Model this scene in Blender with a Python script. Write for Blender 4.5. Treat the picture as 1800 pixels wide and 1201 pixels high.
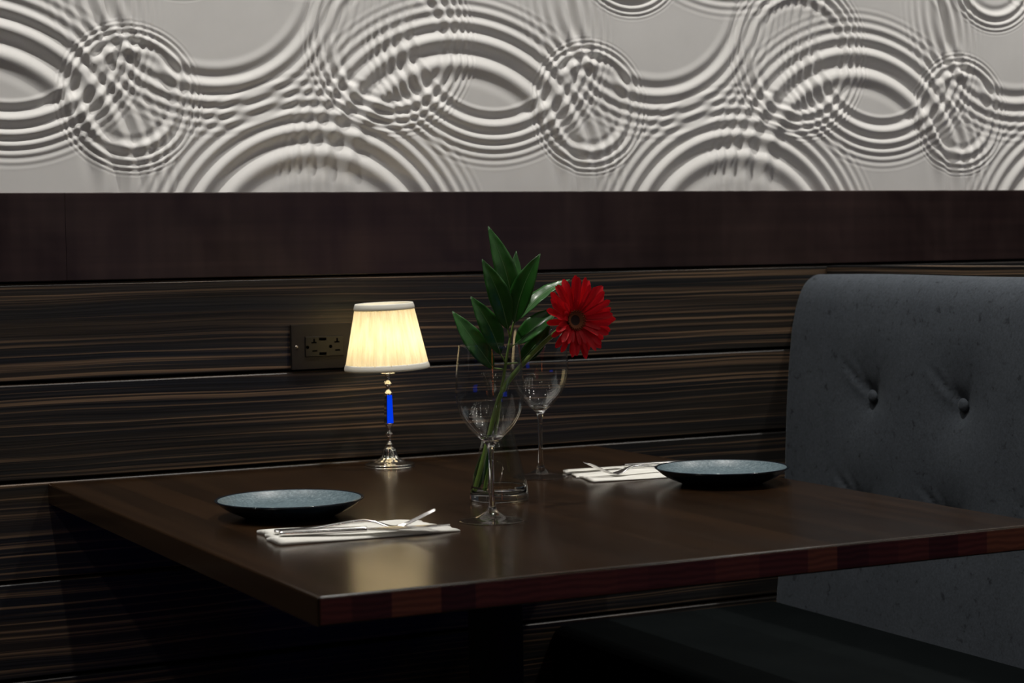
import bpy, bmesh, math, random
import numpy as np
from mathutils import Vector, Matrix

random.seed(4)
for o in list(bpy.data.objects):
    bpy.data.objects.remove(o, do_unlink=True)
SC = bpy.context.scene
COL = SC.collection

# ------------------------------------------------------------------ camera
CAM_LOC = Vector((0.0, -3.010, 1.1123))
YAW, PITCH, ROLL = 0.4645185, 0.04862489, -0.01666678
fwd = Vector((math.sin(YAW)*math.cos(PITCH), math.cos(YAW)*math.cos(PITCH), -math.sin(PITCH)))
rgt = Vector((math.cos(YAW), -math.sin(YAW), 0))
upv = rgt.cross(fwd)
r2 = rgt*math.cos(ROLL) + upv*math.sin(ROLL)
u2 = -rgt*math.sin(ROLL) + upv*math.cos(ROLL)
cam_d = bpy.data.cameras.new('camera')
cam = bpy.data.objects.new('camera', cam_d); COL.objects.link(cam)
M = Matrix((r2, u2, -fwd)).transposed().to_4x4(); M.translation = CAM_LOC
cam.matrix_world = M
cam_d.sensor_width = 36.0
cam_d.lens = 3454.975/1800*36
cam_d.clip_start = 0.05
cam_d.dof.use_dof = True
cam_d.dof.focus_distance = 2.80
cam_d.dof.aperture_fstop = 7.1
SC.camera = cam

# ------------------------------------------------------------------ world, exposure
w = bpy.data.worlds.new('world'); SC.world = w
w.use_nodes = True
w.node_tree.nodes['Background'].inputs[0].default_value = (0.5, 0.6, 0.8, 1)
w.node_tree.nodes['Background'].inputs[1].default_value = 0.004
SC.view_settings.view_transform = 'Standard'
SC.view_settings.look = 'None'
SC.view_settings.exposure = 0.0
SC.view_settings.gamma = 1.0
SC.view_settings.use_curve_mapping = False

KEY_POWER = 74.0          # ceiling spots next to the wall
DOT_RADIANCE = 20.0       # unseen ceiling lights added for dotted reflections
BULB_POWER = 0.24         # table lamp
BLUE_RADIANCE = 0.85       # unseen bar front, added for the blue reflections
CEIL = 2.75
KEYS = [(-0.60, -0.46), (0.46, -0.46), (1.52, -0.46), (2.68, -0.46), (3.75, -0.46)]

# ------------------------------------------------------------------ helpers
def srgb(r, g, b):
    f = lambda c: (c/255/12.92) if c/255 <= .04045 else ((c/255+.055)/1.055)**2.4
    return (f(r), f(g), f(b), 1)

def new_mat(name, base=(.5, .5, .5, 1), rough=.5, metal=0., **kw):
    m = bpy.data.materials.new(name); m.use_nodes = True
    b = m.node_tree.nodes['Principled BSDF']
    b.inputs['Base Color'].default_value = base
    b.inputs['Roughness'].default_value = rough
    b.inputs['Metallic'].default_value = metal
    for k, v in kw.items():
        b.inputs[k.replace('_', ' ')].default_value = v
    return m

class N:
    """small node-building helper"""
    def __init__(s, m): s.t = m.node_tree; s.b = s.t.nodes.get('Principled BSDF')
    def n(s, typ, **kw):
        x = s.t.nodes.new(typ)
        for k, v in kw.items(): setattr(x, k, v)
        return x
    def l(s, a, b): s.t.links.new(a, b)
    def coord(s, scale=(1, 1, 1), loc=(0, 0, 0), out='Object'):
        c = s.n('ShaderNodeTexCoord'); mp = s.n('ShaderNodeMapping')
        mp.inputs['Scale'].default_value = scale; mp.inputs['Location'].default_value = loc
        s.l(c.outputs[out], mp.inputs[0]); return mp.outputs[0]
    def noise(s, vec, scale=1, detail=3, rough=.55, dist=0.):
        x = s.n('ShaderNodeTexNoise'); s.l(vec, x.inputs['Vector'])
        x.inputs['Scale'].default_value = scale; x.inputs['Detail'].default_value = detail
        x.inputs['Roughness'].default_value = rough; x.inputs['Distortion'].default_value = dist
        return x.outputs['Fac']
    def ramp(s, fac, stops):
        x = s.n('ShaderNodeValToRGB'); s.l(fac, x.inputs[0]); e = x.color_ramp.elements
        while len(e) < len(stops): e.new(.5)
        for q, (p, c) in zip(e, stops):
            q.position = p; q.color = c if len(c) == 4 else (*c, 1)
        return x.outputs[0]
    def mix(s, fac, a, b, mode='MIX'):
        x = s.n('ShaderNodeMix', data_type='RGBA', blend_type=mode)
        for val, i in ((fac, 0), (a, 6), (b, 7)):
            if hasattr(val, 'is_linked'): s.l(val, x.inputs[i])
            else: x.inputs[i].default_value = val
        return x.outputs[2]
    def bump(s, h, strength=.3, dist=.001):
        x = s.n('ShaderNodeBump'); x.inputs['Strength'].default_value = strength
        x.inputs['Distance'].default_value = dist
        s.l(h, x.inputs['Height']); s.l(x.outputs[0], s.b.inputs['Normal'])

def link(name, me, mat=None, parent=None, loc=(0, 0, 0), rot=(0, 0, 0), smooth=False):
    o = bpy.data.objects.new(name, me); COL.objects.link(o)
    if mat is not None:
        for m in (mat if isinstance(mat, (list, tuple)) else [mat]): me.materials.append(m)
    if smooth and len(me.polygons):
        me.polygons.foreach_set('use_smooth', [True]*len(me.polygons)); me.update()
    o.parent = parent; o.location = loc; o.rotation_euler = rot
    return o

def pydata(name, v, f):
    me = bpy.data.meshes.new(name); me.from_pydata([tuple(p) for p in v], [], f); me.update(); return me

def from_bm(name, bm):
    bmesh.ops.recalc_face_normals(bm, faces=bm.faces[:])
    me = bpy.data.meshes.new(name); bm.to_mesh(me); bm.free(); return me

def box_mesh(name, lo, hi, bevel=0., seg=2, edges=None):
    bm = bmesh.new(); bmesh.ops.create_cube(bm, size=1)
    for v in bm.verts:
        v.co = Vector([lo[i] + (v.co[i]+.5)*(hi[i]-lo[i]) for i in range(3)])
    if bevel:
        ed = [e for e in bm.edges if edges is None or edges(e)]
        bmesh.ops.bevel(bm, geom=ed, offset=bevel, segments=seg, profile=.5, affect='EDGES')
    return from_bm(name, bm)

def lathe_mesh(name, prof, n=48, mod=None, mat_split=None):
    """prof: list of (r, z); closed at axis where r == 0"""
    v, f, rings = [], [], []
    for (r, z) in prof:
        if r <= 1e-7:
            v.append((0, 0, z)); rings.append([len(v)-1])
        else:
            ids = []
            for i in range(n):
                a = 2*math.pi*i/n; rr = r*(mod(a, z) if mod else 1)
                v.append((rr*math.cos(a), rr*math.sin(a), z)); ids.append(len(v)-1)
            rings.append(ids)
    for k, (A, B) in enumerate(zip(rings, rings[1:])):
        for i in range(n):
            j = (i+1) % n
            if len(A) == 1 and len(B) == 1: continue
            if len(A) == 1: f.append((A[0], B[j], B[i]))
            elif len(B) == 1: f.append((A[i], A[j], B[0]))
            else: f.append((A[i], A[j], B[j], B[i]))
    me = pydata(name, v, f)
    bm = bmesh.new(); bm.from_mesh(me); bmesh.ops.recalc_face_normals(bm, faces=bm.faces[:]); bm.to_mesh(me); bm.free()
    return me

def smooth_prof(pts, sub=6):
    """Catmull-Rom through profile points"""
    P = [np.array(p, float) for p in pts]; P = [2*P[0]-P[1]] + P + [2*P[-1]-P[-2]]; out = []
    for i in range(1, len(P)-2):
        for k in range(sub):
            t = k/sub
            q = .5*((2*P[i]) + (-P[i-1]+P[i+1])*t + (2*P[i-1]-5*P[i]+4*P[i+1]-P[i+2])*t*t + (-P[i-1]+3*P[i]-3*P[i+1]+P[i+2])*t**3)
            out.append(q)
    out.append(P[-2]); return out

def tube_mesh(name, pts, rad, n=10, caps=True):
    pts = [Vector(p) for p in pts]; v, f = [], []
    t0 = (pts[1]-pts[0]).normalized(); ref = Vector((0, 0, 1)) if abs(t0.z) < .9 else Vector((1, 0, 0))
    for i, p in enumerate(pts):
        t = (pts[min(i+1, len(pts)-1)]-pts[max(i-1, 0)]).normalized()
        s = t.cross(ref).normalized(); q = s.cross(t)
        r = rad[i] if hasattr(rad, '__len__') else rad
        for k in range(n):
            a = 2*math.pi*k/n; v.append(p + s*(r*math.cos(a)) + q*(r*math.sin(a)))
    for i in range(len(pts)-1):
        for k in range(n):
            j = (k+1) % n; f.append((i*n+k, i*n+j, (i+1)*n+j, (i+1)*n+k))
    if caps:
        f.append(tuple(range(n))[::-1]); f.append(tuple((len(pts)-1)*n+k for k in range(n)))
    me = pydata(name, v, f)
    bm = bmesh.new(); bm.from_mesh(me); bmesh.ops.recalc_face_normals(bm, faces=bm.faces[:]); bm.to_mesh(me); bm.free()
    return me

def empty(name, loc=(0, 0, 0), rz=0.):
    o = bpy.data.objects.new(name, None); COL.objects.link(o); o.empty_display_size = .05
    o.location = loc; o.rotation_euler = (0, 0, rz); return o

def tag(o, label, cat, group=None):
    o['label'] = label; o['category'] = cat
    if group: o['group'] = group
    return o

def struct(o): o['kind'] = 'structure'; return o

def copy_tree(o, parent=None):
    c = o.copy(); COL.objects.link(c); c.parent = parent
    for ch in o.children: copy_tree(ch, c)
    return c

# ------------------------------------------------------------------ materials
m_plaster = new_mat('plaster_relief', (.70, .685, .655, 1), .55, Specular_IOR_Level=.25)
k = N(m_plaster); nz = k.noise(k.coord((9, 9, 9)), 1, 4)
k.l(k.ramp(nz, [(.3, (.78, .77, .75)), (.7, (.84, .83, .81))]), k.b.inputs['Base Color'])

def ebony(name):
    m = new_mat(name, rough=.42, Specular_IOR_Level=.35); k = N(m)
    # gentle waviness so the grain lines are not ruler straight
    co = k.coord((1, 1, 1)); sep = k.n('ShaderNodeSeparateXYZ'); k.l(co, sep.inputs[0])
    wav = k.noise(k.coord((1.6, 1.6, 9)), 1, 2)
    ml = k.n('ShaderNodeMath', operation='MULTIPLY_ADD'); k.l(wav, ml.inputs[0]); ml.inputs[1].default_value = .020
    k.l(sep.outputs[2], ml.inputs[2])
    cb = k.n('ShaderNodeCombineXYZ'); k.l(sep.outputs[0], cb.inputs[0]); k.l(sep.outputs[1], cb.inputs[1]); k.l(ml.outputs[0], cb.inputs[2])
    def mp(s, loc=(0, 0, 0)):
        x = k.n('ShaderNodeMapping'); x.inputs['Scale'].default_value = s; x.inputs['Location'].default_value = loc
        k.l(cb.outputs[0], x.inputs[0]); return x.outputs[0]
    fine = k.noise(mp((1.5, 1.5, 330)), 1, 4, .6)
    line = k.noise(mp((.7, .7, 215), (3, 0, 0)), 1, 2.0, .5)
    gate = k.noise(mp((.8, .8, 55), (9, 0, 4)), 1, 2.0, .5)
    broad = k.noise(mp((.5, .5, 26), (7, 0, 1)), 1, 2, .5)
    base = k.ramp(broad, [(.36, (.0105, .0120, .0145)), (.5, (.016, .0155, .0150)), (.66, (.028, .0220, .0165))])
    stk = k.ramp(line, [(.515, (0, 0, 0)), (.565, (.35, .35, .35)), (.635, (1, 1, 1))])
    stk = k.mix(1.0, stk, k.ramp(gate, [(.30, (.15, .15, .15)), (.50, (1, 1, 1))]), 'MULTIPLY')
    c1 = k.mix(stk, base, (.150, .102, .066, 1))
    fr = k.ramp(fine, [(.35, (.35, .35, .35)), (.62, (1.5, 1.4, 1.3))])
    c2 = k.mix(1.0, c1, fr, 'MULTIPLY')
    k.l(c2, k.b.inputs['Base Color'])
    k.bump(fine, .25, .0006)
    return m
m_ebony = ebony('macassar_ebony')

m_rail = new_mat('dark_mahogany', rough=.38, Specular_IOR_Level=.4)
k = N(m_rail)
g1 = k.noise(k.coord((1.2, 1.2, 60)), 1, 4, .6); g2 = k.noise(k.coord((7, 7, 5), (2, 0, 0)), 1, 3, .6, .6)
g3 = k.noise(k.coord((60, 60, 3)), 1, 2, .5)
c = k.ramp(g2, [(.3, (.020, .0112, .0112)), (.7, (.034, .0190, .0175))])
c = k.mix(.55, c, k.ramp(g1, [(.3, (.6, .6, .6)), (.7, (1.35, 1.3, 1.25))]), 'MULTIPLY')
c = k.mix(.35, c, k.ramp(g3, [(.35, (.7, .7, .7)), (.65, (1.2, 1.2, 1.2))]), 'MULTIPLY')
k.l(c, k.b.inputs['Base Color'])
k.l(k.ramp(g2, [(.3, (.34, .34, .34)), (.7, (.46, .46, .46))]), k.b.inputs['Roughness'])

m_black = new_mat('black_backing', (.004, .004, .004, 1), .8)
m_dark = new_mat('dark_wall_paint', (.02, .02, .022, 1), .8)
m_floor = new_mat('dark_floor', (.012, .011, .011, 1), .5)
k = N(m_floor); k.l(k.ramp(k.noise(k.coord((3, 3, 3)), 1, 4), [(.3, (.008, .008, .008)), (.7, (.016, .015, .014))]), k.b.inputs['Base Color'])

def table_wood(name, axis_long, lo, hi, rough, coat):
    m = new_mat(name, rough=rough, Specular_IOR_Level=.5); k = N(m)
    sc = (38, 2.2, 38) if axis_long else (30, 30, 60)
    g = k.noise(k.coord(sc), 1, 4, .6, .3)
    c = k.ramp(g, [(.3, lo), (.7, hi)])
    oi = k.n('ShaderNodeObjectInfo')
    tone = k.ramp(oi.outputs['Random'], [(0, (.74, .73, .72)), (1, (1.30, 1.26, 1.20))])
    c = k.mix(1.0, c, tone, 'MULTIPLY'); k.l(c, k.b.inputs['Base Color'])
    k.b.inputs['Coat Weight'].default_value = coat; k.b.inputs['Coat Roughness'].default_value = .10
    k.l(k.ramp(k.noise(k.coord((14, 3, 3)), 1, 1), [(.3, (rough-.015,)*3), (.7, (rough+.02,)*3)]), k.b.inputs['Roughness'])
    return m
m_top = table_wood('stained_table_top', True, (.0150, .0074, .0032), (.0270, .0135, .0060), .19, .0)
m_end = new_mat('stained_end_grain', rough=.5, Specular_IOR_Level=.25)
k = N(m_end)
wv = k.n('ShaderNodeTexWave', wave_type='RINGS'); k.l(k.coord((20, 1, 30), (.4, 0, .2)), wv.inputs['Vector'])
wv.inputs['Scale'].default_value = 1.4; wv.inputs['Distortion'].default_value = 4
oi = k.n('ShaderNodeObjectInfo')
tone = k.ramp(oi.outputs['Random'], [(0, (.045, .011, .010)), (.4, (.085, .021, .016)), (.75, (.11, .030, .019)), (1, (.16, .056, .026))])
c = k.mix(1.0, tone, k.ramp(wv.outputs['Fac'], [(0, (.75, .75, .75)), (1, (1.2, 1.2, 1.2))]), 'MULTIPLY')
k.l(c, k.b.inputs['Base Color'])

m_velvet = new_mat('grey_velvet', rough=.9, Specular_IOR_Level=.15)
k = N(m_velvet)
v1 = k.noise(k.coord((5, 5, 4)), 1, 3, .6); v2 = k.noise(k.coord((62, 62, 62)), 1, 3, .6, .5); v3 = k.noise(k.coord((240, 240, 240)), 1, 3, .7)
c = k.ramp(v1, [(.3, (.055, .064, .077)), (.7, (.072, .083, .098))])
c = k.mix(.85, c, k.ramp(v2, [(.28, (.40, .40, .41)), (.38, (1, 1, 1)), (.7, (1.12, 1.12, 1.12))]), 'MULTIPLY')
c = k.mix(.5, c, k.ramp(v3, [(.3, (.55, .55, .55)), (.7, (1.4, 1.4, 1.4))]), 'MULTIPLY')
k.l(c, k.b.inputs['Base Color'])
k.b.inputs['Sheen Weight'].default_value = .22; k.b.inputs['Sheen Roughness'].default_value = .30
k.b.inputs['Sheen Tint'].default_value = (.55, .62, .66, 1)
k.bump(v3, .3, .0006)

m_vinyl = new_mat('dark_seat_vinyl', (.006, .009, .010, 1), .75, 0., Specular_IOR_Level=.06)
k = N(m_vinyl); k.l(k.ramp(k.noise(k.coord((9, 9, 9)), 1, 3), [(.3, (.0024, .0038, .0042)), (.7, (.0038, .0055, .0059))]), k.b.inputs['Base Color'])
k.bump(k.noise(k.coord((350, 350, 350)), 1, 2), .15, .0004)

m_chrome = new_mat('polished_silver', (.86, .84, .80, 1), .06, 1.)
m_mirror = new_mat('polished_column_metal', (.80, .82, .9, 1), .03, 1.)
m_steel = new_mat('polished_steel', (.80, .79, .78, 1), .10, 1.)
k = N(m_steel); k.l(k.ramp(k.noise(k.coord((60, 60, 60)), 1, 2), [(.3, (.16,)*3), (.7, (.24,)*3)]), k.b.inputs['Roughness'])

def glass(name, tint=(1, 1, 1, 1)):
    m = new_mat(name, tint, 0., 0., IOR=1.5, Transmission_Weight=1.0)
    m.node_tree.nodes['Principled BSDF'].inputs['Specular IOR Level'].default_value = .5
    return m
def thin_glass(name, tint):
    """thin wall of clear glass: Schlick reflection over straight-through transmission"""
    m = bpy.data.materials.new(name); m.use_nodes = True; t = m.node_tree; k = N(m); t.nodes.remove(k.b)
    out = [n for n in t.nodes if n.type == 'OUTPUT_MATERIAL'][0]
    ge = k.n('ShaderNodeNewGeometry'); dt = k.n('ShaderNodeVectorMath', operation='DOT_PRODUCT')
    k.l(ge.outputs['Normal'], dt.inputs[0]); k.l(ge.outputs['Incoming'], dt.inputs[1])
    def mth(op, a, b=None, c=None):
        x = k.n('ShaderNodeMath', operation=op)
        for i, val in enumerate((a, b, c)):
            if val is None: continue
            if hasattr(val, 'is_linked'): k.l(val, x.inputs[i])
            else: x.inputs[i].default_value = val
        return x.outputs[0]
    f = mth('MULTIPLY_ADD', mth('POWER', mth('SUBTRACT', 1.0, mth('ABSOLUTE', dt.outputs['Value'])), 5.0), .944, .056)
    tr = k.n('ShaderNodeBsdfTransparent'); tr.inputs[0].default_value = tint
    gl = k.n('ShaderNodeBsdfGlossy'); gl.inputs['Roughness'].default_value = 0.
    mx = k.n('ShaderNodeMixShader'); k.l(f, mx.inputs[0]); k.l(tr.outputs[0], mx.inputs[1]); k.l(gl.outputs[0], mx.inputs[2]); k.l(mx.outputs[0], out.inputs[0])
    return m
m_thin = thin_glass('thin_crystal_wall', (.985, .99, .99, 1))
m_thin_vase = thin_glass('thin_vase_wall', (.965, .985, .965, 1))
m_glass = glass('clear_crystal', (.985, .99, .99, 1))
m_vase = glass('clear_vase_glass', (.97, .985, .97, 1))

def shade_mat(name, col, trans, streak=True):
    m = bpy.data.materials.new(name); m.use_nodes = True; t = m.node_tree; k = N(m)
    t.nodes.remove(k.b); out = [n for n in t.nodes if n.type == 'OUTPUT_MATERIAL'][0]
    d = k.n('ShaderNodeBsdfDiffuse'); tr = k.n('ShaderNodeBsdfTranslucent'); mx = k.n('ShaderNodeMixShader')
    d.inputs[0].default_value = col; mx.inputs[0].default_value = trans
    if streak:
        g = k.noise(k.coord((120, 120, 1.5)), 1, 2, .5)
        c = k.ramp(g, [(.3, (col[0]*.74, col[1]*.68, col[2]*.56)), (.7, (col[0], col[1]*.97, col[2]*.92))])
        k.l(c, tr.inputs[0])
    else: tr.inputs[0].default_value = col
    k.l(d.outputs[0], mx.inputs[1]); k.l(tr.outputs[0], mx.inputs[2]); k.l(mx.outputs[0], out.inputs[0])
    return m
m_shade = shade_mat('cream_pleated_fabric', (.93, .90, .78, 1), .55)
m_trim = shade_mat('white_fabric_binding', (.88, .87, .80, 1), .16, False)

def emit(name, col, st):
    m = bpy.data.materials.new(name); m.use_nodes = True; t = m.node_tree; t.nodes.clear()
    e = t.nodes.new('ShaderNodeEmission'); e.inputs[0].default_value = (*col, 1); e.inputs[1].default_value = st
    o = t.nodes.new('ShaderNodeOutputMaterial'); t.links.new(e.outputs[0], o.inputs[0]); return m

m_glaze_in = new_mat('speckled_blue_grey_glaze', rough=.38)
k = N(m_glaze_in)
sp = k.noise(k.coord((260, 260, 260)), 1, 3, .7); sp2 = k.noise(k.coord((30, 30, 30)), 1, 3)
c = k.ramp(sp, [(.32, (.060, .098, .120)), (.55, (.118, .170, .195)), (.72, (.22, .285, .31))])
c = k.mix(.5, c, k.ramp(sp2, [(.3, (.8, .8, .8)), (.7, (1.15, 1.15, 1.15))]), 'MULTIPLY')
k.l(c, k.b.inputs['Base Color'])
m_glaze_out = new_mat('dark_navy_gloss_glaze', (.008, .014, .022, 1), .08)
m_linen = new_mat('white_linen', (.78, .77, .72, 1), .85)
k = N(m_linen); k.bump(k.noise(k.coord((700, 700, 700)), 1, 2), .25, .0004)
k.l(k.ramp(k.noise(k.coord((40, 40, 40)), 1, 3), [(.3, (.72, .71, .66)), (.7, (.82, .81, .76))]), k.b.inputs['Base Color'])

def leaf_mat(name, a, b, rough):
    m = new_mat(name, rough=rough); k = N(m)
    g = k.noise(k.coord((60, 60, 25)), 1, 3)
    k.l(k.ramp(g, [(.3, a), (.7, b)]), k.b.inputs['Base Color'])
    k.b.inputs['Specular IOR Level'].default_value = .35; k.b.inputs['Coat Weight'].default_value = .12; k.b.inputs['Coat Roughness'].default_value = .18
    k.bump(k.noise(k.coord((150, 150, 60)), 1, 2), .12, .0008)
    return m
m_leaf = leaf_mat('glossy_green_leaf', (.008, .060, .006), (.020, .105, .012), .36)
m_vein = new_mat('leaf_midrib', (.07, .16, .045, 1), .45)
m_stem = new_mat('green_stem', (.13, .22, .035, 1), .45)
k = N(m_stem); k.l(k.ramp(k.noise(k.coord((80, 80, 20)), 1, 2), [(.3, (.10, .19, .03)), (.7, (.20, .29, .06))]), k.b.inputs['Base Color'])
m_petal = new_mat('red_petal', (.52, .006, .014, 1), .5, Specular_IOR_Level=.25)
k = N(m_petal)
k.l(k.ramp(k.noise(k.coord((260, 14, 260)), 1, 3), [(.25, (.48, .003, .010)), (.75, (.80, .007, .018))]), k.b.inputs['Base Color'])
pt_out = [n for n in m_petal.node_tree.nodes if n.type == 'OUTPUT_MATERIAL'][0]
tl = k.n('ShaderNodeBsdfTranslucent'); tl.inputs[0].default_value = (.80, .012, .02, 1)
mxp = k.n('ShaderNodeMixShader'); mxp.inputs[0].default_value = .20
k.l(k.b.outputs[0], mxp.inputs[1]); k.l(tl.outputs[0], mxp.inputs[2]); k.l(mxp.outputs[0], pt_out.inputs[0])
m_disc_dark = new_mat('dark_flower_eye', (.030, .010, .006, 1), .8)
m_disc_rim = new_mat('brown_flower_florets', (.24, .070, .022, 1), .8)
m_plate_cover = new_mat('bronze_cover_plate', (.014, .011, .0095, 1), .5, 0., Specular_IOR_Level=.25)
m_socket = new_mat('dark_brown_socket', (.0085, .0070, .0042, 1), .4, 0., Specular_IOR_Level=.3)
m_slot = new_mat('socket_slot_black', (.0006, .0006, .0006, 1), .9, 0., Specular_IOR_Level=0.)
m_screw = new_mat('bronze_screw', (.25, .22, .19, 1), .35, .9)
m_white = new_mat('white_lamp_ring', (.7, .7, .7, 1), .5)

# ------------------------------------------------------------------ room shell
X0, X1, Y0 = -2.0, 4.6, -6.6

# relief of overlapping ripples: wave trains whose rings tighten outwards, repeated every 0.8185 m
PER = .8185
RIPPLES = [  # centre x, centre z, radii of successive troughs, arc the troughs face, amplitude, inner softness, inner ramp, outer ramp
    (1.672, 1.352, (.0560, .0830, .1000, .1110, .1185), -1, 1.15, .35, .9, 2),
    (1.757, 1.628, (.0640, .0900, .1045, .1134, .1204), -1, 1.15, .35, .9, 2),
    (1.807, 1.570, (.1720, .2017, .2250, .2430, .2583, .2715), -1, .85, .80, .5, 4),
    (1.9785, 1.073, (.1800, .2270, .2560, .2785, .2970, .3120, .3250), 1, .95, .80, .9, 5),
    (1.298, 1.454, (.0870, .1130, .1300, .1420, .1520, .1595), -1, 1.1, .35, .9, 3),
    (1.484, 1.488, (.1489, .1778, .1981, .2145, .2280, .2396), -1, 1.0, .35, .1, 4),
    (1.421, 1.212, (.1931, .2417, .2727, .2963, .3140, .3280), 1, .95, .60, .6, 4),
    (1.960, 1.800, (.2000, .2300, .2500, .2660, .2790), -1, .6, .5, .5, 3),
    (1.350, 1.950, (.1931, .2417, .2727, .2963, .3140), 1, .9, .6, .6, 3),
    (1.700, 2.250, (.1800, .2270, .2560, .2785, .2970), 1, .9, .6, .6, 3),
    (1.200, 2.420, (.0870, .1130, .1300, .1420, .1520), -1, 1., .4, .6, 3),
]
RELIEF_SLOPE = .75
def relief(X, Z):
    h = np.zeros_like(X)
    for cx, cz, rr, sg, amp, soft, ein, nf in RIPPLES:
        rr = np.array(rr); n = len(rr); pj = np.polyfit(rr, np.arange(n), 3); dj = np.polyder(pj)
        rin = rr[0]-(rr[1]-rr[0])*soft; rout = rr[-1]+(rr[-1]-rr[-2])*.9
        for m in range(-6, 6):
            c = cx+m*PER
            ii = np.where((X[0] > c-rout) & (X[0] < c+rout))[0]; jj = np.where((Z[:, 0] > cz-rout) & (Z[:, 0] < cz+rout))[0]
            if len(ii) == 0 or len(jj) == 0: continue
            sl = (slice(jj[0], jj[-1]+1), slice(ii[0], ii[-1]+1))
            r = np.clip(np.hypot(X[sl]-c, Z[sl]-cz), rin, rout)
            lam = 1/np.clip(np.polyval(dj, r), 12, None)
            e = np.clip((r-rin)/(rr[0]+ein*(rr[1]-rr[0])-rin), 0, 1); g = np.clip((rout-r)/(rout-rr[n-nf]), 0, 1)
            h[sl] += sg*amp*e*e*(3-2*e)*g**.8*RELIEF_SLOPE*lam/(2*math.pi)*np.sin(2*math.pi*np.polyval(pj, r))
    return h
xs = np.concatenate([np.arange(X0, .42, .011), np.arange(.42, 2.80, .0020), np.arange(2.80, X1+.01, .011)])
zs = np.concatenate([np.arange(1.2055, 1.64, .0020), np.arange(1.64, CEIL+.008, .010)])
GX, GZ = np.meshgrid(xs, zs)
GH = relief(GX, GZ)
nx, nz_ = len(xs), len(zs)
co = np.stack([GX, .010-GH, GZ], -1).reshape(-1, 3).astype(np.float32)
idx = np.arange(nx*nz_).reshape(nz_, nx)
quads = np.stack([idx[:-1, :-1], idx[:-1, 1:], idx[1:, 1:], idx[1:, :-1]], -1).reshape(-1, 4).astype(np.int32)
me = bpy.data.meshes.new('wall_back')
me.vertices.add(len(co)); me.vertices.foreach_set('co', co.ravel())
me.loops.add(quads.size); me.loops.foreach_set('vertex_index', quads.ravel())
me.polygons.add(len(quads)); me.polygons.foreach_set('loop_start', np.arange(0, quads.size, 4, dtype=np.int32))
me.polygons.foreach_set('use_smooth', np.ones(len(quads), dtype=bool))
me.update(calc_edges=True)
wall_back = struct(link('wall_back', me, m_plaster))
wall_back['label'] = 'white plaster wall relief of overlapping water ripples'
link('backing', box_mesh('backing', (X0, .022, 0), (X1, .06, CEIL)), m_black, wall_back)

# ebony wainscot: one long plank per row, chamfered edges and dark joints
seams = [1.0666, .9137, .7624, .6094, .4578, .3062, .155, .004]
for a, b in zip(seams, seams[1:]):
    top, bot = a, b+.0042
    prof = [(.020, bot), (.0022, bot), (0, bot+.0018), (0, top-.0030), (.0030, top), (.020, top)]
    v = [(x, y, z) for x in (X0, X1) for (y, z) in prof]
    n = len(prof)
    f = [(i, (i+1) % n, n+(i+1) % n, n+i) for i in range(n)] + [tuple(range(n))[::-1], tuple(range(n, 2*n))]
    bm = bmesh.new(); bm.from_mesh(pydata('t', v, f))
    link('plank', from_bm('plank', bm), m_ebony, wall_back)

# dark mahogany rail between relief and planks, in butted boards
rail = struct(link('trim_1', box_mesh('trim_1', (X0, .0125, 1.0735), (X1, .022, 1.2045)), m_black))
rail['label'] = 'dark mahogany rail along the wall under the white relief'
cuts = [X0, .7444, 3.1, X1]
for a, b in zip(cuts, cuts[1:]):
    link('rail_board', box_mesh('rail_board', (a+.0003, -.0012, 1.0697), (b-.0003, .0124, 1.2050), .0014, 2,
         lambda e: abs(e.verts[0].co.x-e.verts[1].co.x) > .01), m_rail, rail)

struct(link('floor', box_mesh('floor', (X0, Y0, -.05), (X1, .06, 0)), m_floor))
struct(link('ceiling', box_mesh('ceiling', (X0, Y0, CEIL), (X1, .06, CEIL+.05)), m_dark))
struct(link('wall_left', box_mesh('wall_left', (X0-.05, Y0, 0), (X0, .06, CEIL)), m_dark))
struct(link('wall_right', box_mesh('wall_right', (X1, Y0, 0), (X1+.05, .06, CEIL)), m_dark))
struct(link('wall_front', box_mesh('wall_front', (X0, Y0-.05, 0), (X1, Y0, CEIL)), m_dark))

# ------------------------------------------------------------------ ceiling lights: row along the wall, plus grids added for reflections
m_key_lens = emit('warm_spot_lens', (1, .93, .82), 60)
m_dot_lens = emit('glint_light_lens', (1, .95, .86), DOT_RADIANCE)
ring_me = lathe_mesh('ring', [(.030, 0), (.048, 0), (.048, -.006), (.042, -.009), (.032, -.004), (.030, 0)], 24)
lens_me = lathe_mesh('lens', [(0, -.001), (.030, -.001)], 24)
ring_me.materials.append(m_white); lens_me.materials.append(m_key_lens)
spot_d = bpy.data.lights.new('spot_beam', 'SPOT')
spot_d.energy = KEY_POWER; spot_d.color = (1.0, .965, .91); spot_d.shadow_soft_size = .028
spot_d.spot_size = math.radians(96); spot_d.spot_blend = 1.0
for (x, y) in KEYS:
    e = empty('recessed_spotlight', (x, y, CEIL))
    tag(e, 'recessed ceiling spotlight in the row along the relief wall', 'ceiling light', 'spotlights in the row along the relief wall')
    link('ring', ring_me, None, e); link('lens', lens_me, None, e)
    l = bpy.data.objects.new('beam', spot_d); COL.objects.link(l); l.parent = e; l.location = (0, 0, -.012)
sring = lathe_mesh('ring', [(.075, 0), (.090, 0), (.090, -.010), (.077, -.006), (.075, 0)], 24); sring.materials.append(m_white)
slens = lathe_mesh('lens', [(0, -.002), (.075, -.002)], 24); slens.materials.append(m_dot_lens)
slens2 = slens.copy(); slens2.materials.clear(); slens2.materials.append(emit('bright_glint_light_lens', (1, .95, .86), DOT_RADIANCE*3.2))  # brighter lens for the smaller lights, meant to strengthen glints
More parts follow.
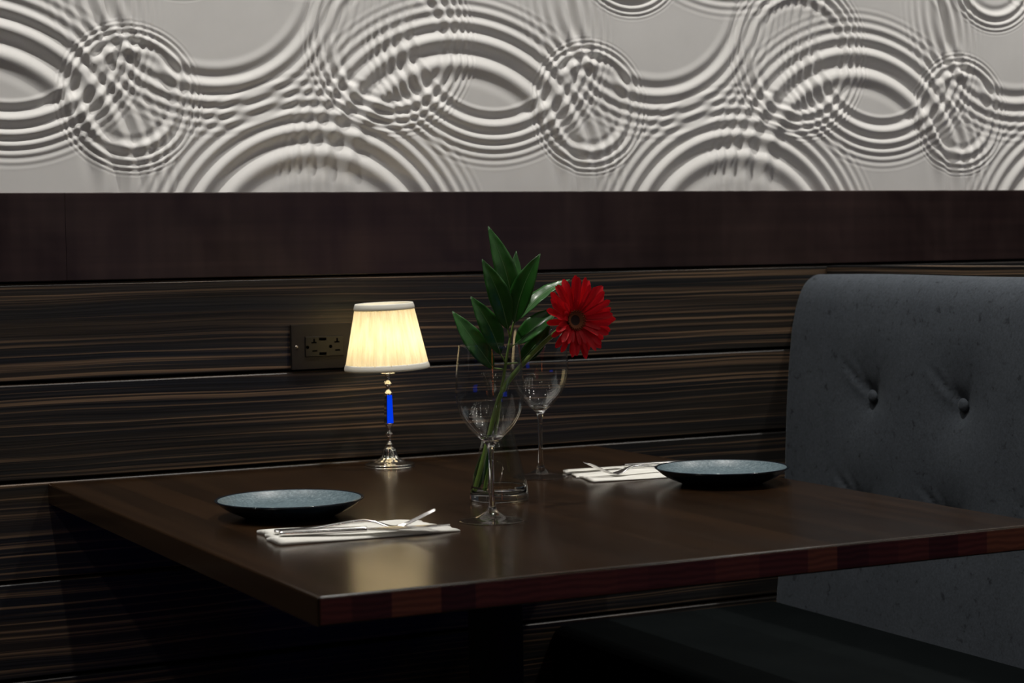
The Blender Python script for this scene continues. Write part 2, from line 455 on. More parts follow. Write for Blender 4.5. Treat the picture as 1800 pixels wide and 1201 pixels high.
spots = [(1.80+ix*.78, -1.35-iy*.92, 1.0) for iy in range(5) for ix in range(4)] + [(-1.35+ix*.72, -2.75-iy*1.0, .48) for iy in range(4) for ix in range(4)]  # unseen lights added for glints; the smaller set has brighter lenses
for (x, y, sc_) in spots:
    e = empty('added_glint_light', (x, y, CEIL)); e.scale = (sc_, sc_, sc_)
    tag(e, 'unseen round ceiling light added for dotted reflections', 'ceiling light', 'ceiling lights added for dotted reflections')
    link('ring', sring, None, e); link('lens', slens if sc_ == 1 else slens2, None, e)

# unseen bar with a blue lit front, added to mirror in the lamp column
bar = tag(empty('added_bar_counter', (2.98, -4.6, 0)), 'unseen bar counter with glowing blue panel, added for its reflections', 'bar')
link('body', box_mesh('body', (-1.4, -.5, 0), (1.4, -.03, 1.05), .006), m_dark, bar)
link('counter_top', box_mesh('counter_top', (-1.45, -.55, 1.0505), (1.45, .06, 1.09), .006), m_rail, bar)
link('lit_panel', box_mesh('lit_panel', (-.62, -.0295, .30), (.62, -.01, .80), .004), emit('blue_reflection_panel', (.0, .06, 1.0), BLUE_RADIANCE), bar)
wl = tag(empty('added_wall_light', (-.51, Y0, .5)), 'unseen slim orange wall light, added for its streak reflections', 'wall light')  # unseen orange source, added for upright streaks in the glasses
link('mount', box_mesh('mount', (-.05, 0, 0), (.05, .02, 1.7), .004), m_black, wl)
link('tube', box_mesh('tube', (-.03, .0205, .03), (.03, .05, 1.67), .008), emit('orange_reflection_tube', (1, .20, .05), 5.0), wl)

# ------------------------------------------------------------------ table
TZ, TXL, TXR, TYF, TTH = .760, .7062, 1.6671, -1.1525, .031
table = tag(empty('dining_table', ((TXL+TXR)/2, TYF/2, 0)), 'dark stained wooden dining table butted against the wall', 'table')
bounds = [TXL, .743, .787, .843, .883, .916, .960, 1.009, 1.055, 1.094, 1.135, 1.181, 1.240, 1.307, 1.348, 1.393, 1.436, 1.481, 1.525, 1.569, 1.627, TXR]
ox, oy = table.location.x, table.location.y
for i, (a, b) in enumerate(zip(bounds, bounds[1:])):
    first, last = i == 0, i == len(bounds)-2
    def sel(e, a=a-ox, b=b-ox, first=first, last=last):
        p, q = e.verts[0].co, e.verts[1].co
        fr = lambda w: abs(w.y-(TYF-oy)) < 1e-4
        top = lambda w: abs(w.z-TZ) < 1e-4
        bt = lambda w: abs(w.z-(TZ-TTH)) < 1e-4
        if fr(p) and fr(q) and ((top(p) and top(q)) or (bt(p) and bt(q))): return True
        for cond, xx in ((first, a), (last, b)):
            if cond and abs(p.x-xx) < 1e-4 and abs(q.x-xx) < 1e-4 and ((top(p) and top(q)) or (fr(p) and fr(q))): return True
        return False
    me = box_mesh('stave', (a-ox, TYF-oy, TZ-TTH), (b-ox, -.0012-oy, TZ), .0036, 4, sel)
    me.materials.append(m_top); me.materials.append(m_end)
    for pl in me.polygons:
        if pl.normal.y < -.9: pl.material_index = 1
        if abs(pl.normal.x) < .7 and pl.normal.z > .2: pl.use_smooth = False
    link('stave', me, None, table)
link('column', lathe_mesh('column', [(0, .03), (.045, .03), (.038, .06), (.038, .70), (.06, .715), (.06, .7285), (0, .7285)], 32), m_black, table)
link('top_plate', box_mesh('top_plate', (-.16, -.16, .716), (.16, .16, .7288), .003), m_black, table)
link('foot_plate', lathe_mesh('foot_plate', [(0, 0), (.24, 0), (.24, .012), (.20, .022), (.05, .035), (0, .035)], 48), m_black, table)

# ------------------------------------------------------------------ booth bench
booth = tag(empty('booth_bench', (1.83, -.62, 0)), 'booth bench with grey-blue velvet button-tufted back and dark seat', 'bench')
bx, by = booth.location.x, booth.location.y
front = smooth_prof([(2.040, .395), (2.0467, .453), (2.0570, .565), (2.0658, .678), (2.0738, .823), (2.0839, .928), (2.0908, .970),
                     (2.1013, 1.0062), (2.1156, 1.0321), (2.1324, 1.0455), (2.148, 1.0500), (2.1590, 1.0480)], 7)
prof = [np.array(q) for q in front]
BYF = -1.24
buttons = [(-.2385, .840), (-.4800, .840), (-.7210, .840), (-.9620, .840), (-.232, .640), (-.474, .640), (-.715, .640), (-.956, .640)]
ys = list(np.concatenate([[-.0010, -.0020, -.004, -.007, -.011], np.arange(-.016, BYF+.02, -.006), [BYF+.012, BYF+.006, BYF]]))
# densify profile
pp = []
for a, b in zip(prof, prof[1:]):
    n = max(1, int(np.linalg.norm(b-a)/.006))
    for q in range(n): pp.append(a+(b-a)*q/n)
pp.append(prof[-1]); pp = np.array(pp)
tang = np.gradient(pp, axis=0); tang /= np.linalg.norm(tang, axis=1)[:, None]
nrm = np.stack([-tang[:, 1], tang[:, 0]], 1)     # towards -x
V, Fq = [], []
for y in ys:
    for (x, z), nn in zip(pp, nrm):
        d = 0.
        for bi, (yb, zb) in enumerate(buttons):
            dy, dz = y-yb, z-zb; r = math.hypot(dy, dz)
            if r > .22: continue
            d -= .0130*math.exp(-(r/.070)**2) + .0085*math.exp(-(r/.024)**2)
            # pulled fabric creases running up towards the wall and away
            for (cy, cz, ln, am) in ((.80, .60, .120, .0070), (.55, .83, .100, .0040), (-.5, .86, .08, .0012), (.1, -1., .06, .0014)):
                s = dy*cy+dz*cz; t = dy*cz-dz*cy
                if 0 < s < ln:
                    fa = math.sin(math.pi*min(1, (s/ln)**.6))*(1-s/ln)**.5
                    d -= am*fa*(math.exp(-(t/.0045)**2) - .55*math.exp(-((t-.011)/.006)**2))
        d += .0016*math.sin(9*y+3*z)*math.sin(7*z)
        e = abs(y-BYF)
        if e < .012: d -= .012-e
        V.append((x+nn[0]*d-bx, y-by, z+nn[1]*d))
nr, npf = len(ys), len(pp)
for i in range(nr-1):
    for j in range(npf-1):
        Fq.append((i*npf+j, i*npf+j+1, (i+1)*npf+j+1, (i+1)*npf+j))
base_n = len(V)
for y in (ys[0], ys[-1]):                         # back face of the cushion
    V += [(2.163-bx, y-by, .395), (2.163-bx, y-by, 1.046)]
Fq.append((base_n, base_n+2, base_n+3, base_n+1))
Fq.append(tuple([j for j in range(npf)] + [base_n+1, base_n]))
Fq.append(tuple([(nr-1)*npf+j for j in range(npf)][::-1] + [base_n+2, base_n+3]))
Fq.append(tuple([i*npf for i in range(nr)] + [base_n+2, base_n]))
Fq.append(tuple([i*npf+npf-1 for i in range(nr)][::-1] + [base_n+1, base_n+3]))
bm = bmesh.new(); bm.from_mesh(pydata('t', V, Fq))
bmesh.ops.triangulate(bm, faces=[f for f in bm.faces if len(f.verts) > 4])
back = link('backrest', from_bm('backrest', bm), m_velvet, booth, smooth=True)
btn_me = lathe_mesh('button', [tuple(q) for q in smooth_prof([(0, .0075), (.006, .0068), (.0105, .0038), (.0115, .0005), (.0085, -.002), (0, -.003)], 4)], 24)
btn_me.materials.append(m_velvet); btn_me.polygons.foreach_set('use_smooth', [True]*len(btn_me.polygons))
for (yb, zb) in buttons:
    xb = float(np.interp(zb, pp[:60, 1], pp[:60, 0])) if zb < pp[59, 1] else float(np.interp(zb, pp[:, 1], pp[:, 0]))
    o = link('button', btn_me, None, back, (xb+.0160-bx, yb-by, zb), (0, -math.pi/2, 0))
link('back_panel', box_mesh('back_panel', (2.1645-bx, BYF-.01-by, 0), (2.200-bx, -.0015-by, 1.0659), .0016, 2), m_ebony, booth)
def seat_top(e):
    p, q = e.verts[0].co, e.verts[1].co
    return (p.z > .44 and q.z > .44 and p.x < 1.6-bx and q.x < 1.6-bx) or (p.y < BYF+.01-by and q.y < BYF+.01-by and p.x < 1.6-bx and q.x < 1.6-bx)
st = link('seat', box_mesh('seat', (1.575-bx, BYF-by, .335), (2.0385-bx, -.0015-by, .4486), .028, 5, seat_top), m_vinyl, booth, smooth=False)
for pl in st.data.polygons: pl.use_smooth = len(pl.vertices) == 4 and pl.area < .06
link('plinth', box_mesh('plinth', (1.62-bx, BYF+.01-by, 0), (2.1640-bx, -.0015-by, .3345), .004), m_black, booth)

# ------------------------------------------------------------------ wall outlet
out = tag(empty('wall_outlet', (1.1620, 0, .9537)), 'bronze wall outlet with USB sockets behind the little lamp', 'outlet')
def sy(v, y): return v
pw, ph = .1125, .0722
bm = bmesh.new(); bmesh.ops.create_cube(bm, size=1)
for v in bm.verts: v.co = Vector((v.co.x*pw, -.0001-(v.co.y+.5)*.0065, v.co.z*ph))
bmesh.ops.bevel(bm, geom=[e for e in bm.edges if abs(e.verts[0].co.y-e.verts[1].co.y) > .001], offset=.006, segments=4, affect='EDGES')
fe = [e for e in bm.edges if all(v.co.y < -.006 for v in e.verts) and e.is_manifold and len({round(f.normal.y, 2) for f in e.link_faces}) > 1]
bmesh.ops.bevel(bm, geom=fe, offset=.0055, segments=3, affect='EDGES')
link('cover_plate', from_bm('cover_plate', bm), m_plate_cover, out)
sk = link('socket', box_mesh('socket', (-.0335, -.0085, -.0166), (.0335, -.0062, .0166), .0010, 2), m_socket, out)
def slot(name, cx, cz, wx, wz, par=sk, m=m_slot):
    link(name, box_mesh(name, (cx-wx/2, -.0087, cz-wz/2), (cx+wx/2, -.0084, cz+wz/2)), m, par)
for sx in (-.0185, .0215):
    slot('slot', sx, .0065, .0090, .0022); slot('slot', sx+.0004, .0102, .0024, .0052); slot('slot', sx+.0012, -.0070, .0085, .0022)
    o = link('ground_hole', lathe_mesh('ground_hole', [(0, .0003), (.0027, .0003), (.0027, 0)], 16), m_slot, sk, (sx-.0112, -.00855, -.0006), (math.pi/2, 0, 0))
slot('usb_port', -.0032, .0118, .0125, .0046); slot('usb_port', -.0032, -.0118, .0125, .0046)
slot('usb_tongue', -.0032, .0108, .0095, .0012, sk, m_screw); slot('usb_tongue', -.0052, -.0125, .0060, .0010, sk, m_screw)
for sx in (-.0482, .0482):
    link('screw', lathe_mesh('screw', [(0, .0012), (.0022, .0009), (.0029, 0)], 16), m_screw, out, (sx, -.0066, 0), (math.pi/2, 0, 0), smooth=True)

# ------------------------------------------------------------------ table lamp
lamp = tag(empty('table_lamp', (1.2362, -.0948, TZ)), 'small table lamp with cream pleated shade and silver stem', 'lamp')
def fluted(a, z):
    return 1 + (.05*math.cos(14*a) if .008 < z < .030 else 0)
base_prof = [(0, 0), (.0385, 0), (.0397, .0012), (.0397, .0042), (.0375, .0056), (.0300, .0068), (.0235, .0090), (.0205, .0108), (.0150, .0135),
             (.0125, .0175), (.0112, .0225), (.0098, .0275), (.0072, .0310), (.0040, .0328), (0, .0328)]
link('base', lathe_mesh('base', [tuple(q) for q in smooth_prof(base_prof, 3)], 84, fluted), m_chrome, lamp, smooth=True)
low = [(0, .0320), (.0055, .0325), (.0068, .0350), (.0050, .0372), (.0030, .0395), (.0027, .0445), (.0040, .0490), (.0064, .0515), (.0064, .0535), (.0036, .0562),
       (.0026, .0595), (.0040, .0640), (.0062, .0672), (.0072, .0688), (.0072, .0700), (0, .0700)]
link('stem_lower', lathe_mesh('stem_lower', low, 40), m_chrome, lamp, smooth=True)
# six-sided polished column
ang0 = math.atan2(-.931-.920, .365-.390)   # broad face turned between the lamp's view of the room and the added blue bar
cs = .0074
bm = bmesh.new(); bmesh.ops.create_cube(bm, size=1)
for v in bm.verts: tp = .86-.10*(v.co.z+.5)*1.6; v.co = Vector((v.co.x*2*cs*tp, v.co.y*2*cs*tp, .0702+(v.co.z+.5)*.0456))
bmesh.ops.bevel(bm, geom=[e for e in bm.edges if abs(e.verts[0].co.z-e.verts[1].co.z) > .01], offset=.0009, segments=1, affect='EDGES')
link('column', from_bm('column', bm), m_mirror, lamp, rot=(0, 0, ang0))
upp = [(0, .1156), (.0076, .1158), (.0076, .1172), (.0066, .1195), (.0042, .1225), (.0028, .1250), (.0034, .1290), (.0060, .1318), (.0070, .1335), (.0050, .1352),
       (.0034, .1385), (.0028, .1420), (.0040, .1445), (.0030, .1468), (.0100, .1492), (.0120, .1502), (.0110, .1514), (.0030, .1522), (0, .1525)]
link('stem_upper', lathe_mesh('stem_upper', upp, 40), m_chrome, lamp, smooth=True)
# switch key on the upper stem
link('switch_key', tube_mesh('switch_key', [(0, 0, .1330), (-.007, -.0035, .1330), (-.010, -.005, .1355), (-.007, -.0035, .1378)], .0009, 8), m_chrome, lamp, smooth=True)
link('socket', lathe_mesh('socket', [(0, .1522), (.009, .1524), (.009, .178), (0, .178)], 24), m_white, lamp)
bulb = link('bulb', lathe_mesh('bulb', [tuple(q) for q in smooth_prof([(0, .178), (.007, .180), (.0125, .195), (.0135, .206), (.009, .217), (0, .221)], 4)], 24), None, lamp, smooth=True)
bulb.data.materials.append(emit('warm_bulb', (1, .80, .48), BULB_POWER/(math.pi*.0026)))
tilt = (math.radians(.4), math.radians(-2.0), 0)
zb, zt, rb, rt = .1590, .2625, .0672, .0458
def pleat(a, z): return 1 + .014*math.cos(64*a) + .007*math.cos(31*a+1.3) + .004*math.cos(17*a+.4)
sh = empty_sh = link('shade', lathe_mesh('shade', [(rb+(rt-rb)*t, (zb+(zt-zb)*t)-.159) for t in np.linspace(0, 1, 22)], 456, pleat), m_shade, lamp, (-.0010, .0005, .159), tilt, smooth=True)
def band(name, t0, t1, o, par):
    ra, rc = rb+(rt-rb)*t0, rb+(rt-rb)*t1; za, zc = (zb+(zt-zb)*t0)-.159, (zb+(zt-zb)*t1)-.159
    pr = [(ra-.0010, za), (ra+o*.6, za-.0012), (ra+o, za+.0010), ((ra+rc)/2+o*1.15, (za+zc)/2), (rc+o, zc-.0010), (rc+o*.5, zc+.0008), (rc-.0010, zc), (ra-.0010, za)]
    link(name, lathe_mesh(name, pr, 96), m_trim, par, smooth=True)
band('bottom_binding', -.005, .075, .0017, sh); band('top_binding', .925, 1.005, .0017, sh)
# three-armed carrier under the shade
for q in range(3):
    a = q*2.094+.4
    link('carrier_arm', tube_mesh('carrier_arm', [(.008*math.cos(a), .008*math.sin(a), .1515), (.035*math.cos(a), .035*math.sin(a), .1560), (.0645*math.cos(a), .0645*math.sin(a), .1630)], .0011, 8), m_chrome, lamp, smooth=True)

# ------------------------------------------------------------------ wine glasses
def wine_glass_mesh():
    outer = smooth_prof([(.0425, .0006), (.0425, .0014), (.036, .0026), (.020, .0060), (.0085, .0125), (.0048, .020), (.0036, .035), (.0034, .070), (.0040, .090),
                         (.0075, .1000), (.0190, .1110), (.0310, .1240), (.0395, .1400), (.0438, .1580), (.0443, .1680), (.0434, .1850), (.0414, .2050), (.0388, .2262)], 6)
    inner = smooth_prof([(.0378, .2262), (.0403, .2050), (.0423, .1850), (.0432, .1680), (.0427, .1580), (.0384, .1412), (.0298, .1262), (.0178, .1140), (.0075, .1078), (0, .1062)], 6)
    rim = [(.0385, .2267), (.0381, .2267)]
    bot = [(0, .0022), (.010, .0018), (.030, .0006), (.040, 0)]
    return lathe_mesh('wine_glass', [tuple(q) for q in bot] + [tuple(q) for q in outer] + rim + [tuple(q) for q in inner], 80)
wg_me = wine_glass_mesh()
wg_me.materials.append(m_glass); wg_me.materials.append(m_thin)
for p in wg_me.polygons: p.material_index = 0 if .0075 < p.center.z < .1085 and math.hypot(p.center.x, p.center.y) < .02 else 1
g1 = tag(link('wine_glass', wg_me, None, None, (1.0977, -.7537, TZ), smooth=True), 'empty wine glass in front of the vase, nearest glass', 'wine glass', 'wine glasses on the table')
g2 = g1.copy(); COL.objects.link(g2); g2.location = (1.3702, -.3664, TZ)
tag(g2, 'empty wine glass standing behind the red flower, nearer the wall', 'wine glass', 'wine glasses on the table')

# ------------------------------------------------------------------ vase
vo = smooth_prof([(.0400, 0), (.0415, .0015), (.0412, .006), (.0395, .018), (.0345, .040), (.0280, .066), (.0215, .092), (.0165, .116), (.0140, .136), (.0150, .152), (.0185, .166), (.0222, .176)], 5)
vi = smooth_prof([(.0210, .176), (.0172, .166), (.0136, .152), (.0126, .136), (.0150, .116), (.0199, .092), (.0263, .066), (.0327, .040), (.0372, .020), (.0370, .0115), (.030, .0085), (0, .0080)], 5)
vase = tag(link('bud_vase', lathe_mesh('bud_vase', [(0, .0012), (.03, .0006)] + [tuple(q) for q in vo] + [(.0218, .1765), (.0213, .1765)] + [tuple(q) for q in vi], 72), [m_vase, m_thin_vase], None, (1.2012, -.5658, TZ), smooth=True),
           'clear flared glass bud vase holding the flower and leaves', 'vase')

for p in vase.data.polygons: p.material_index = 0 if p.center.z < .019 else 1

# ------------------------------------------------------------------ foliage: frame whose x runs to the viewer's right, y away, z up
def pt(x, y, d=0.):
    """point of the bouquet from offsets measured around the vase foot"""
    k_ = .0007922; dx, dy = x-878, y-878; r_ = .01667
    s = 1+d/2.737
    return Vector(((dx-r_*dy)*k_*s, d, (-dy-r_*dx)*k_*s))
branch = tag(empty('leafy_branch', (1.2012, -.5658, TZ), -YAW), 'leafy green branch standing in the glass vase', 'foliage')
spine = [pt(852, 866, .004), pt(856, 838, .003), pt(866, 790, .002), pt(875, 735, .0), pt(881, 690, .0), pt(888, 645, .0), pt(893, 615, .0), pt(898, 588, .0), pt(903, 566, .0)]
sp_s = [Vector(q) for q in smooth_prof([tuple(q) for q in spine], 5)]
link('stem', tube_mesh('stem', sp_s, [.0030-.0016*i/len(sp_s) for i in range(len(sp_s))], 10), m_stem, branch, smooth=True)

def leaf(base, tip, W, bow, nrm, fold=.25, curl=0., petiole=None):
    """leaf blade from base to tip; nrm = facing direction, bow = sideways bulge of the midrib"""
    nrm = Vector(nrm).normalized(); ax = tip-base; L = ax.length; t0 = ax.normalized()
    side = t0.cross(nrm).normalized(); nn = side.cross(t0)
    nu, nv = 18, 4; V, F = [], []
    cen = []
    for i in range(nu+1):
        t = i/nu
        c = base + ax*t + side*(bow*math.sin(math.pi*t)) + nn*(curl*math.sin(math.pi*t) - .6*curl*t*t)
        wdt = W*(math.sin(math.pi*min(1, t**.86))**.85)*(1-.12*t) if 0 < t < 1 else .0004
        wdt = max(wdt, .0004); cen.append(c)
        for j in range(-nv, nv+1):
            s = j/nv
            V.append(c + side*(wdt*s) + nn*(fold*wdt*(abs(s)**1.3) + .0006*math.sin(9*t*math.pi+j)*abs(s)))
    w_ = 2*nv+1
    for i in range(nu):
        for j in range(2*nv):
            a = i*w_+j; F.append((a, a+1, a+w_+1, a+w_))
    me = pydata('leaf', V, F)
    bm = bmesh.new(); bm.from_mesh(me)
    bmesh.ops.solidify(bm, geom=bm.faces[:], thickness=.0005); bm.to_mesh(me); bm.free()
    o = link('leaf', me, m_leaf, branch, smooth=True)
    rib = [c - nn*.0003 for c in cen]
    link('midrib', tube_mesh('midrib', rib, [.0010-.0008*i/nu for i in range(nu+1)], 6), m_vein, o, smooth=True)
    if petiole is not None:
        link('petiole', tube_mesh('petiole', [petiole, (petiole+base)/2+Vector((0, .001, .001)), base+ax*.02], [.0013, .0011, .0009], 8), m_stem, o, smooth=True)
top = pt(902, 570)
leaf(pt(905, 556, .006), pt(859, 400, .010), .0162, .004, (.25, -1, -.15), .22, .006, top)
leaf(pt(893, 578, -.006), pt(849, 453, -.022), .0168, .003, (.30, -1, -.10), .22, .006, pt(896, 594))
leaf(pt(904, 567, -.006), pt(948, 444, -.018), .0165, -.004, (-.30, -1, -.10), .24, .006, top)
leaf(pt(908, 556, .010), pt(906, 452, .055), .0125, .0, (.25, -.60, .85), .10, -.004, top)
leaf(pt(912, 562, .004), pt(998, 491, .030), .0135, .003, (-.35, -.62, .80), .22, .010, top)
leaf(pt(905, 606, .000), pt(984, 538, .004), .0165, .004, (-.45, -.95, .42), .35, .008, pt(895, 612))
leaf(pt(910, 640, .004), pt(967, 573, .014), .0125, .002, (-.1, -1, -.1), .2, .004, pt(890, 640))
leaf(pt(880, 622, -.004), pt(829, 519, -.016), .0160, .003, (.30, -1, -.05), .25, .006, pt(889, 640))
leaf(pt(868, 648, -.006), pt(797, 545, -.010), .0160, -.002, (.35, -1, .15), .22, .006, pt(887, 650))
leaf(pt(834, 868, .006), pt(862, 775, .0), .0085, -.001, (.1, -1, .1), .15, .002)

# ------------------------------------------------------------------ gerbera
ger = tag(empty('gerbera', (1.2012, -.5658, TZ), -YAW), 'red gerbera daisy leaning right out of the glass vase', 'flower')
gs = [pt(833, 866, -.006), pt(846, 820, -.005), pt(860, 765, -.003), pt(873, 715, -.001), pt(886, 682, -.001), pt(905, 655, -.003), pt(930, 627, -.006), pt(958, 599, -.010), pt(985, 576, -.013), pt(1000, 566, -.018)]
gs_s = [Vector(q) for q in smooth_prof([tuple(q) for q in gs], 5)]
link('stem', tube_mesh('stem', gs_s, [.0034]*len(gs_s), 12), m_stem, ger, smooth=True)
hc = pt(1011, 559, -.024)
hn = Vector((.46, -.87, .06)).normalized()                     # the way the flower faces
hu = (Vector((0, 0, 1)) - hn*hn.z).normalized(); hr = hu.cross(hn)
HM = Matrix((hr, hu, hn)).transposed().to_4x4(); HM.translation = hc
head = link('disc', lathe_mesh('disc', [tuple(q) for q in smooth_prof([(0, -.0006), (.0055, -.0006), (.0100, .0020), (.0122, .0032), (.0124, .0008), (.0080, -.0060), (.0035, -.0100), (0, -.0105)], 3)], 36), [m_disc_dark, m_disc_rim], ger, smooth=True)
for p in head.data.polygons: p.material_index = 1 if math.hypot(p.center.x, p.center.y) > .0072 and p.center.z > -.004 else 0
head.matrix_local = HM
for q in range(44):
    a = 2*math.pi*q/44; rr = .0112+.0014*(q % 2)
    P = Vector((rr*math.cos(a), rr*math.sin(a), .0026)); D = Vector((math.cos(a)*.6, math.sin(a)*.6, 1)).normalized()
    if q == 0: fl_me = tube_mesh('floret', [(0, 0, 0), (0, 0, .002), (.0004, 0, .0038)], [.0007, .0008, .0005], 5); fl_me.materials.append(m_disc_rim)
    o = link('floret', fl_me, None, head, P, D.to_track_quat('Z', 'Y').to_euler())
def petal_mesh(L, W, lift, droop):
    V, F = [], []; nu, nv = 10, 2
    for i in range(nu+1):
        t = i/nu
        wd = 1.04*W*(.40+.60*math.sin(math.pi*min(1, t*.68+.06)))
        if t > .86: wd *= math.sqrt(max(.05, 1-((t-.86)/.14)**2))
        z = lift*t - droop*t*t
        for j in range(-nv, nv+1):
            s = j/nv
            V.append((s*wd, L*t-.0012*(abs(s) < .3)*(t > .95), z*L + .18*wd*(s*s) - .0004))
    w_ = 2*nv+1
    for i in range(nu):
        for j in range(2*nv): a = i*w_+j; F.append((a, a+1, a+w_+1, a+w_))
    me = pydata('petal', V, F); me.materials.append(m_petal)
    me.polygons.foreach_set('use_smooth', [True]*len(me.polygons)); return me
sets = [(24, .0105, [petal_mesh(.046, .0049, .10, .16), petal_mesh(.043, .0046, .16, .22), petal_mesh(.048, .0047, .05, .02)], -.0035),
        (22, .0105, [petal_mesh(.041, .0045, .26, .16), petal_mesh(.038, .0042, .34, .20), petal_mesh(.043, .0044, .20, .12)], -.0015),
        (16, .0112, [petal_mesh(.026, .0030, .55, .20), petal_mesh(.020, .0027, .80, .5)], .0)]
rs = random.Random(11)
for si, (n, r0, meshes, z0) in enumerate(sets):
    for i in range(n):
        a = 2*math.pi*(i+.5*si+rs.uniform(-.22, .22))/n
        up_ = math.sin(a)                                     # petals near the top are longer, the left ones curl forward
        left = max(0, -math.cos(a))
        if si == 2 and up_ > -.1 and left < .5: continue
        o = link('petal', rs.choice(meshes), None, head, (r0*math.cos(a), r0*math.sin(a), z0+rs.uniform(-.0005, .0005)),
                 (rs.uniform(-.05, .10)+.45*left**2+(.25 if up_ < -.6 else 0)*rs.random(), 0, 0))
        R = Matrix.Rotation(a-math.pi/2, 4, 'Z') @ Matrix.Rotation(rs.uniform(-.10, .22)+.42*left**2+.10*max(0, -up_)*rs.random(), 4, 'X') @ Matrix.Rotation(rs.uniform(-.35, .35), 4, 'Y')
        sc = rs.uniform(1.00, 1.14)*(1+.06*max(0, up_))*(1-.14*left)*(1-.16*max(0, -up_))
        o.matrix_local = Matrix.Translation((r0*math.cos(a), r0*math.sin(a), z0+rs.uniform(-.0005, .0005))) @ R @ Matrix.Scale(sc, 4)
sep_me = lathe_mesh('calyx', [tuple(q) for q in smooth_prof([(.0110, -.0040), (.0100, -.0075), (.0060, -.0125), (.0034, -.0165), (0, -.0170)], 4)], 30)
link('calyx', sep_me, m_stem, head, smooth=True)

# ------------------------------------------------------------------ plates
def plate_mesh():
    outp = smooth_prof([(.0540, .0008), (.0570, .0000), (.0590, .0014), (.0660, .0042), (.0780, .0096), (.0880, .0160), (.0945, .0215)], 4)
    rim = [(.0966, .0232), (.0962, .0242), (.0945, .0243)]
    inn = smooth_prof([(.0925, .0234), (.0870, .0190), (.0800, .0142), (.0720, .0108), (.0600, .0086), (.0300, .0078), (0, .0076)], 4)
    me = lathe_mesh('plate', [(0, .0030), (.0500, .0028)] + [tuple(q) for q in outp] + rim + [tuple(q) for q in inn], 96)
    me.materials.append(m_glaze_out); me.materials.append(m_glaze_in)
    for p in me.polygons:
        if p.normal.z > .15 and p.center.z > .0070 and math.hypot(p.center.x, p.center.y) < .0925: p.material_index = 1
    return me
pl_me = plate_mesh()
pl_me.transform(Matrix.Diagonal((1.02, 1.02, 1.0, 1.0)))
p1 = tag(link('plate', pl_me, None, None, (.8925, -.5645, TZ), smooth=True), 'blue-grey speckled plate in front of the lamp, left end of table', 'plate', 'plates on the table')
p2 = tag(link('plate', pl_me, None, None, (1.5570, -.5820, TZ), smooth=True), 'blue-grey speckled plate next to the grey booth back', 'plate', 'plates on the table')

# ------------------------------------------------------------------ napkins
def napkin(name, loc, rz, flaps, label):
    e = tag(empty(name, loc, rz), label, 'napkin', 'folded white napkins')
    for (x0, x1, y0, y1, h0, hgt, skew, seed) in flaps:
        rn = random.Random(seed); nx_, ny_ = 26, 16
        ph = rn.uniform(0, 6)
        V, F = [], []
        loop = []                                   # cross-section: rounded folded bundle
        for j in range(ny_):
            t = j/(ny_-1); y = y0+(y1-y0)*t
            dome = (1-abs(2*t-1)**3.5)
            loop.append((y, h0+hgt*(.42+.58*dome)))
        under = [(y1, h0+.0003), (y1-.2*(y1-y0), h0), (y0+.2*(y1-y0), h0), (y0, h0+.0003)]
        sec = loop+under
        for i in range(nx_+1):
            s = i/nx_; x = x0+(x1-x0)*s
            for q, (y, z) in enumerate(sec):
                t = (y-y0)/(y1-y0)
                endf = .8+.2*math.sin(2.3*s*math.pi+ph)
                if q < ny_:
                    zz = h0+(z-h0)*endf + .0008*math.sin(7*s+5*t+ph)*(.3+t)
                    if s > .86: zz = h0+(zz-h0)*(1-.55*(s-.86)/.14)
                else: zz = z
                V.append((x+skew*t + .002*math.sin(9*t+ph)*(1 if s > .95 else (.8 if s < .05 else 0)), y+.0010*math.sin(6*s+ph), max(zz, h0)))
        m_ = len(sec)
        for i in range(nx_):
            for q in range(m_):
                r = (q+1) % m_; F.append((i*m_+q, i*m_+r, (i+1)*m_+r, (i+1)*m_+q))
        F.append(tuple(range(m_))[::-1]); F.append(tuple(nx_*m_+q for q in range(m_)))
        bm = bmesh.new(); bm.from_mesh(pydata('t', V, F))
        bmesh.ops.triangulate(bm, faces=[f for f in bm.faces if len(f.verts) > 4])
        link('flap', from_bm('flap', bm), m_linen, e, smooth=True)
    return e
n1 = napkin('napkin', (.9080, -.7560, TZ), math.radians(-2.5),
    [(-.1150, .1160, -.0560, -.0100, .0001, .0072, -.001, 3), (-.1050, .1120, -.0120, .0260, .0001, .0062, -.004, 5), (-.1040, .1060, .0200, .0560, .0001, .0066, -.004, 7)],
    'folded white napkin under fork and knife beside the left plate')
n2 = napkin('napkin', (1.5150, -.4130, TZ), math.radians(-4.),
    [(-.1100, .1150, -.0700, .0000, .0001, .0052, .010, 13), (-.1070, .1150, -.0040, .0400, .0001, .0046, .010, 15), (-.1000, .1150, .0460, .0720, .0001, .0066, .006, 17)],
    'folded white napkin behind the plate next to the booth')

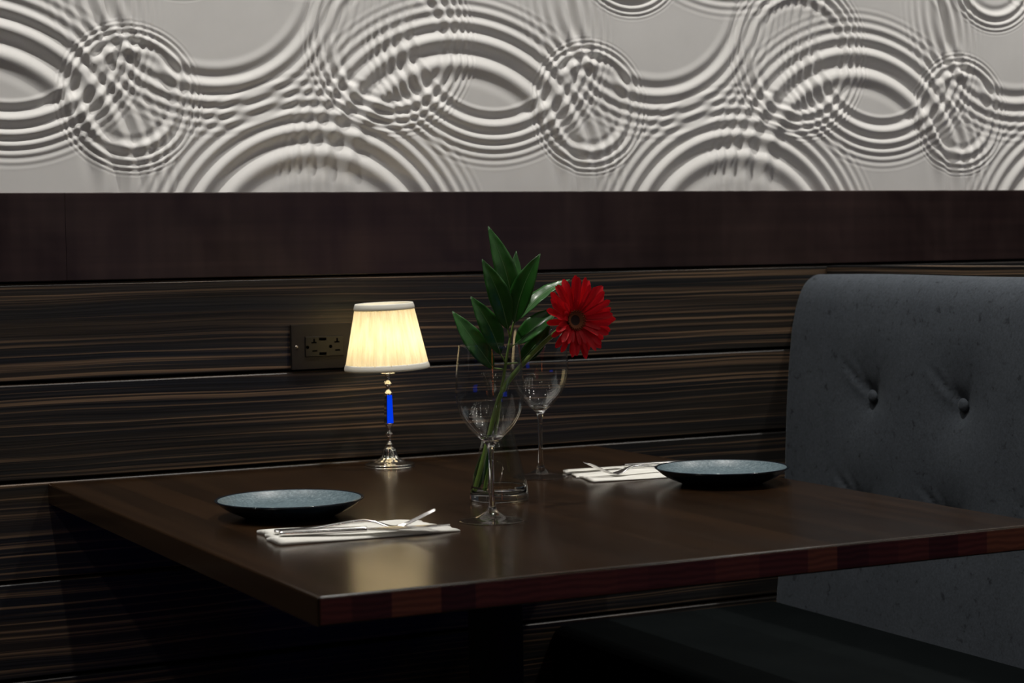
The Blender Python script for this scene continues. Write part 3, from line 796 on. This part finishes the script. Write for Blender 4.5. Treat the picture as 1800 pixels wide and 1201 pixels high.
# ------------------------------------------------------------------ cutlery
def sweep(name, st, mat, parent, n=12):
    """st: list of (x, y, z, halfwidth, halfthick); rounded flat bar along x"""
    V, F = [], []
    for (x, y, z, hw, ht) in st:
        for k_ in range(n):
            a = 2*math.pi*k_/n; c, s = math.cos(a), math.sin(a)
            V.append((x, y+hw*math.copysign(abs(c)**.7, c), z+ht*math.copysign(abs(s)**.7, s)))
    for i in range(len(st)-1):
        for k_ in range(n):
            j = (k_+1) % n; F.append((i*n+k_, i*n+j, (i+1)*n+j, (i+1)*n+k_))
    F.append(tuple(range(n))[::-1]); F.append(tuple((len(st)-1)*n+k_ for k_ in range(n)))
    bm = bmesh.new(); bm.from_mesh(pydata('t', V, F))
    return link(name, from_bm(name, bm), mat, parent, smooth=True)
def densify(st, sub=5): return [tuple(q) for q in smooth_prof(st, sub)]
def fork(loc, rz, label):
    e = tag(empty('fork', loc, rz), label, 'fork', 'forks of the two place settings')
    # x = 0 at the handle end; arches up at the neck, dips at the tine roots, tips rise
    hd = densify([(0, 0, .0016, .0075, .0014), (.004, 0, .0017, .0098, .0016), (.020, 0, .0020, .0100, .0017), (.050, 0, .0038, .0072, .0019), (.080, 0, .0078, .0045, .0022),
                  (.105, 0, .0108, .0033, .0022), (.120, 0, .0098, .0034, .0018), (.130, 0, .0070, .0055, .0014), (.140, 0, .0036, .0095, .0011), (.148, 0, .0022, .0118, .0009), (.152, 0, .0024, .0120, .0008)], 5)
    sweep('handle', hd, m_steel, e, 14)
    for q in (-1.5, -.5, .5, 1.5):
        y = q*.0066
        sweep('tine', densify([(.150, y, .0024, .0022, .0008), (.160, y, .0052, .0020, .0008), (.175, y*.97, .0118, .0018, .0008), (.190, y*.94, .0188, .0014, .0007), (.198, y*.92, .0224, .0006, .0004)], 4), m_steel, e, 8)
    return e
def knife(loc, rz, label):
    e = tag(empty('knife', loc, rz), label, 'knife', 'knives of the two place settings')
    sweep('handle', densify([(0, 0, .0036, .0050, .0026), (.003, 0, .0038, .0082, .0034), (.03, 0, .0040, .0088, .0038), (.07, 0, .0042, .0072, .0036), (.100, 0, .0042, .0058, .0034), (.106, 0, .0042, .0052, .0030)], 5), m_steel, e, 14)
    # blade with a curved belly and thin edge
    sil = [(.104, -.0050, .0050), (.112, -.0095, .0055), (.135, -.0105, .0056), (.165, -.0100, .0057), (.190, -.0075, .0057), (.203, -.0035, .0053), (.210, .0020, .0040)]
    V, F = [], []
    for (x, ya, yb) in sil:
        V += [(x, ya, .0036), (x, (ya+yb)/2, .0046), (x, yb, .0048), (x, yb, .0032), (x, (ya+yb)/2, .0032)]
    for i in range(len(sil)-1):
        for q in range(5): r = (q+1) % 5; F.append((i*5+q, i*5+r, (i+1)*5+r, (i+1)*5+q))
    F.append((0, 1, 2, 3, 4)); F.append(tuple((len(sil)-1)*5+q for q in range(5))[::-1])
    bm = bmesh.new(); bm.from_mesh(pydata('t', V, F))
    link('blade', from_bm('blade', bm), m_steel, e)
    return e
fork((.8086, -.7375, TZ+.0066), math.atan2(-.0539, .1367), 'silver fork on the napkin beside the left plate')
knife((.8020, -.7745, TZ+.0066), math.radians(-14.0), 'silver knife on the napkin beside the left plate')
fork((1.6010, -.4380, TZ+.0052), math.radians(183.5), 'silver fork on the napkin behind the right plate')
knife((1.6180, -.3830, TZ+.0046), math.radians(174.5), 'silver knife on the napkin behind the right plate')
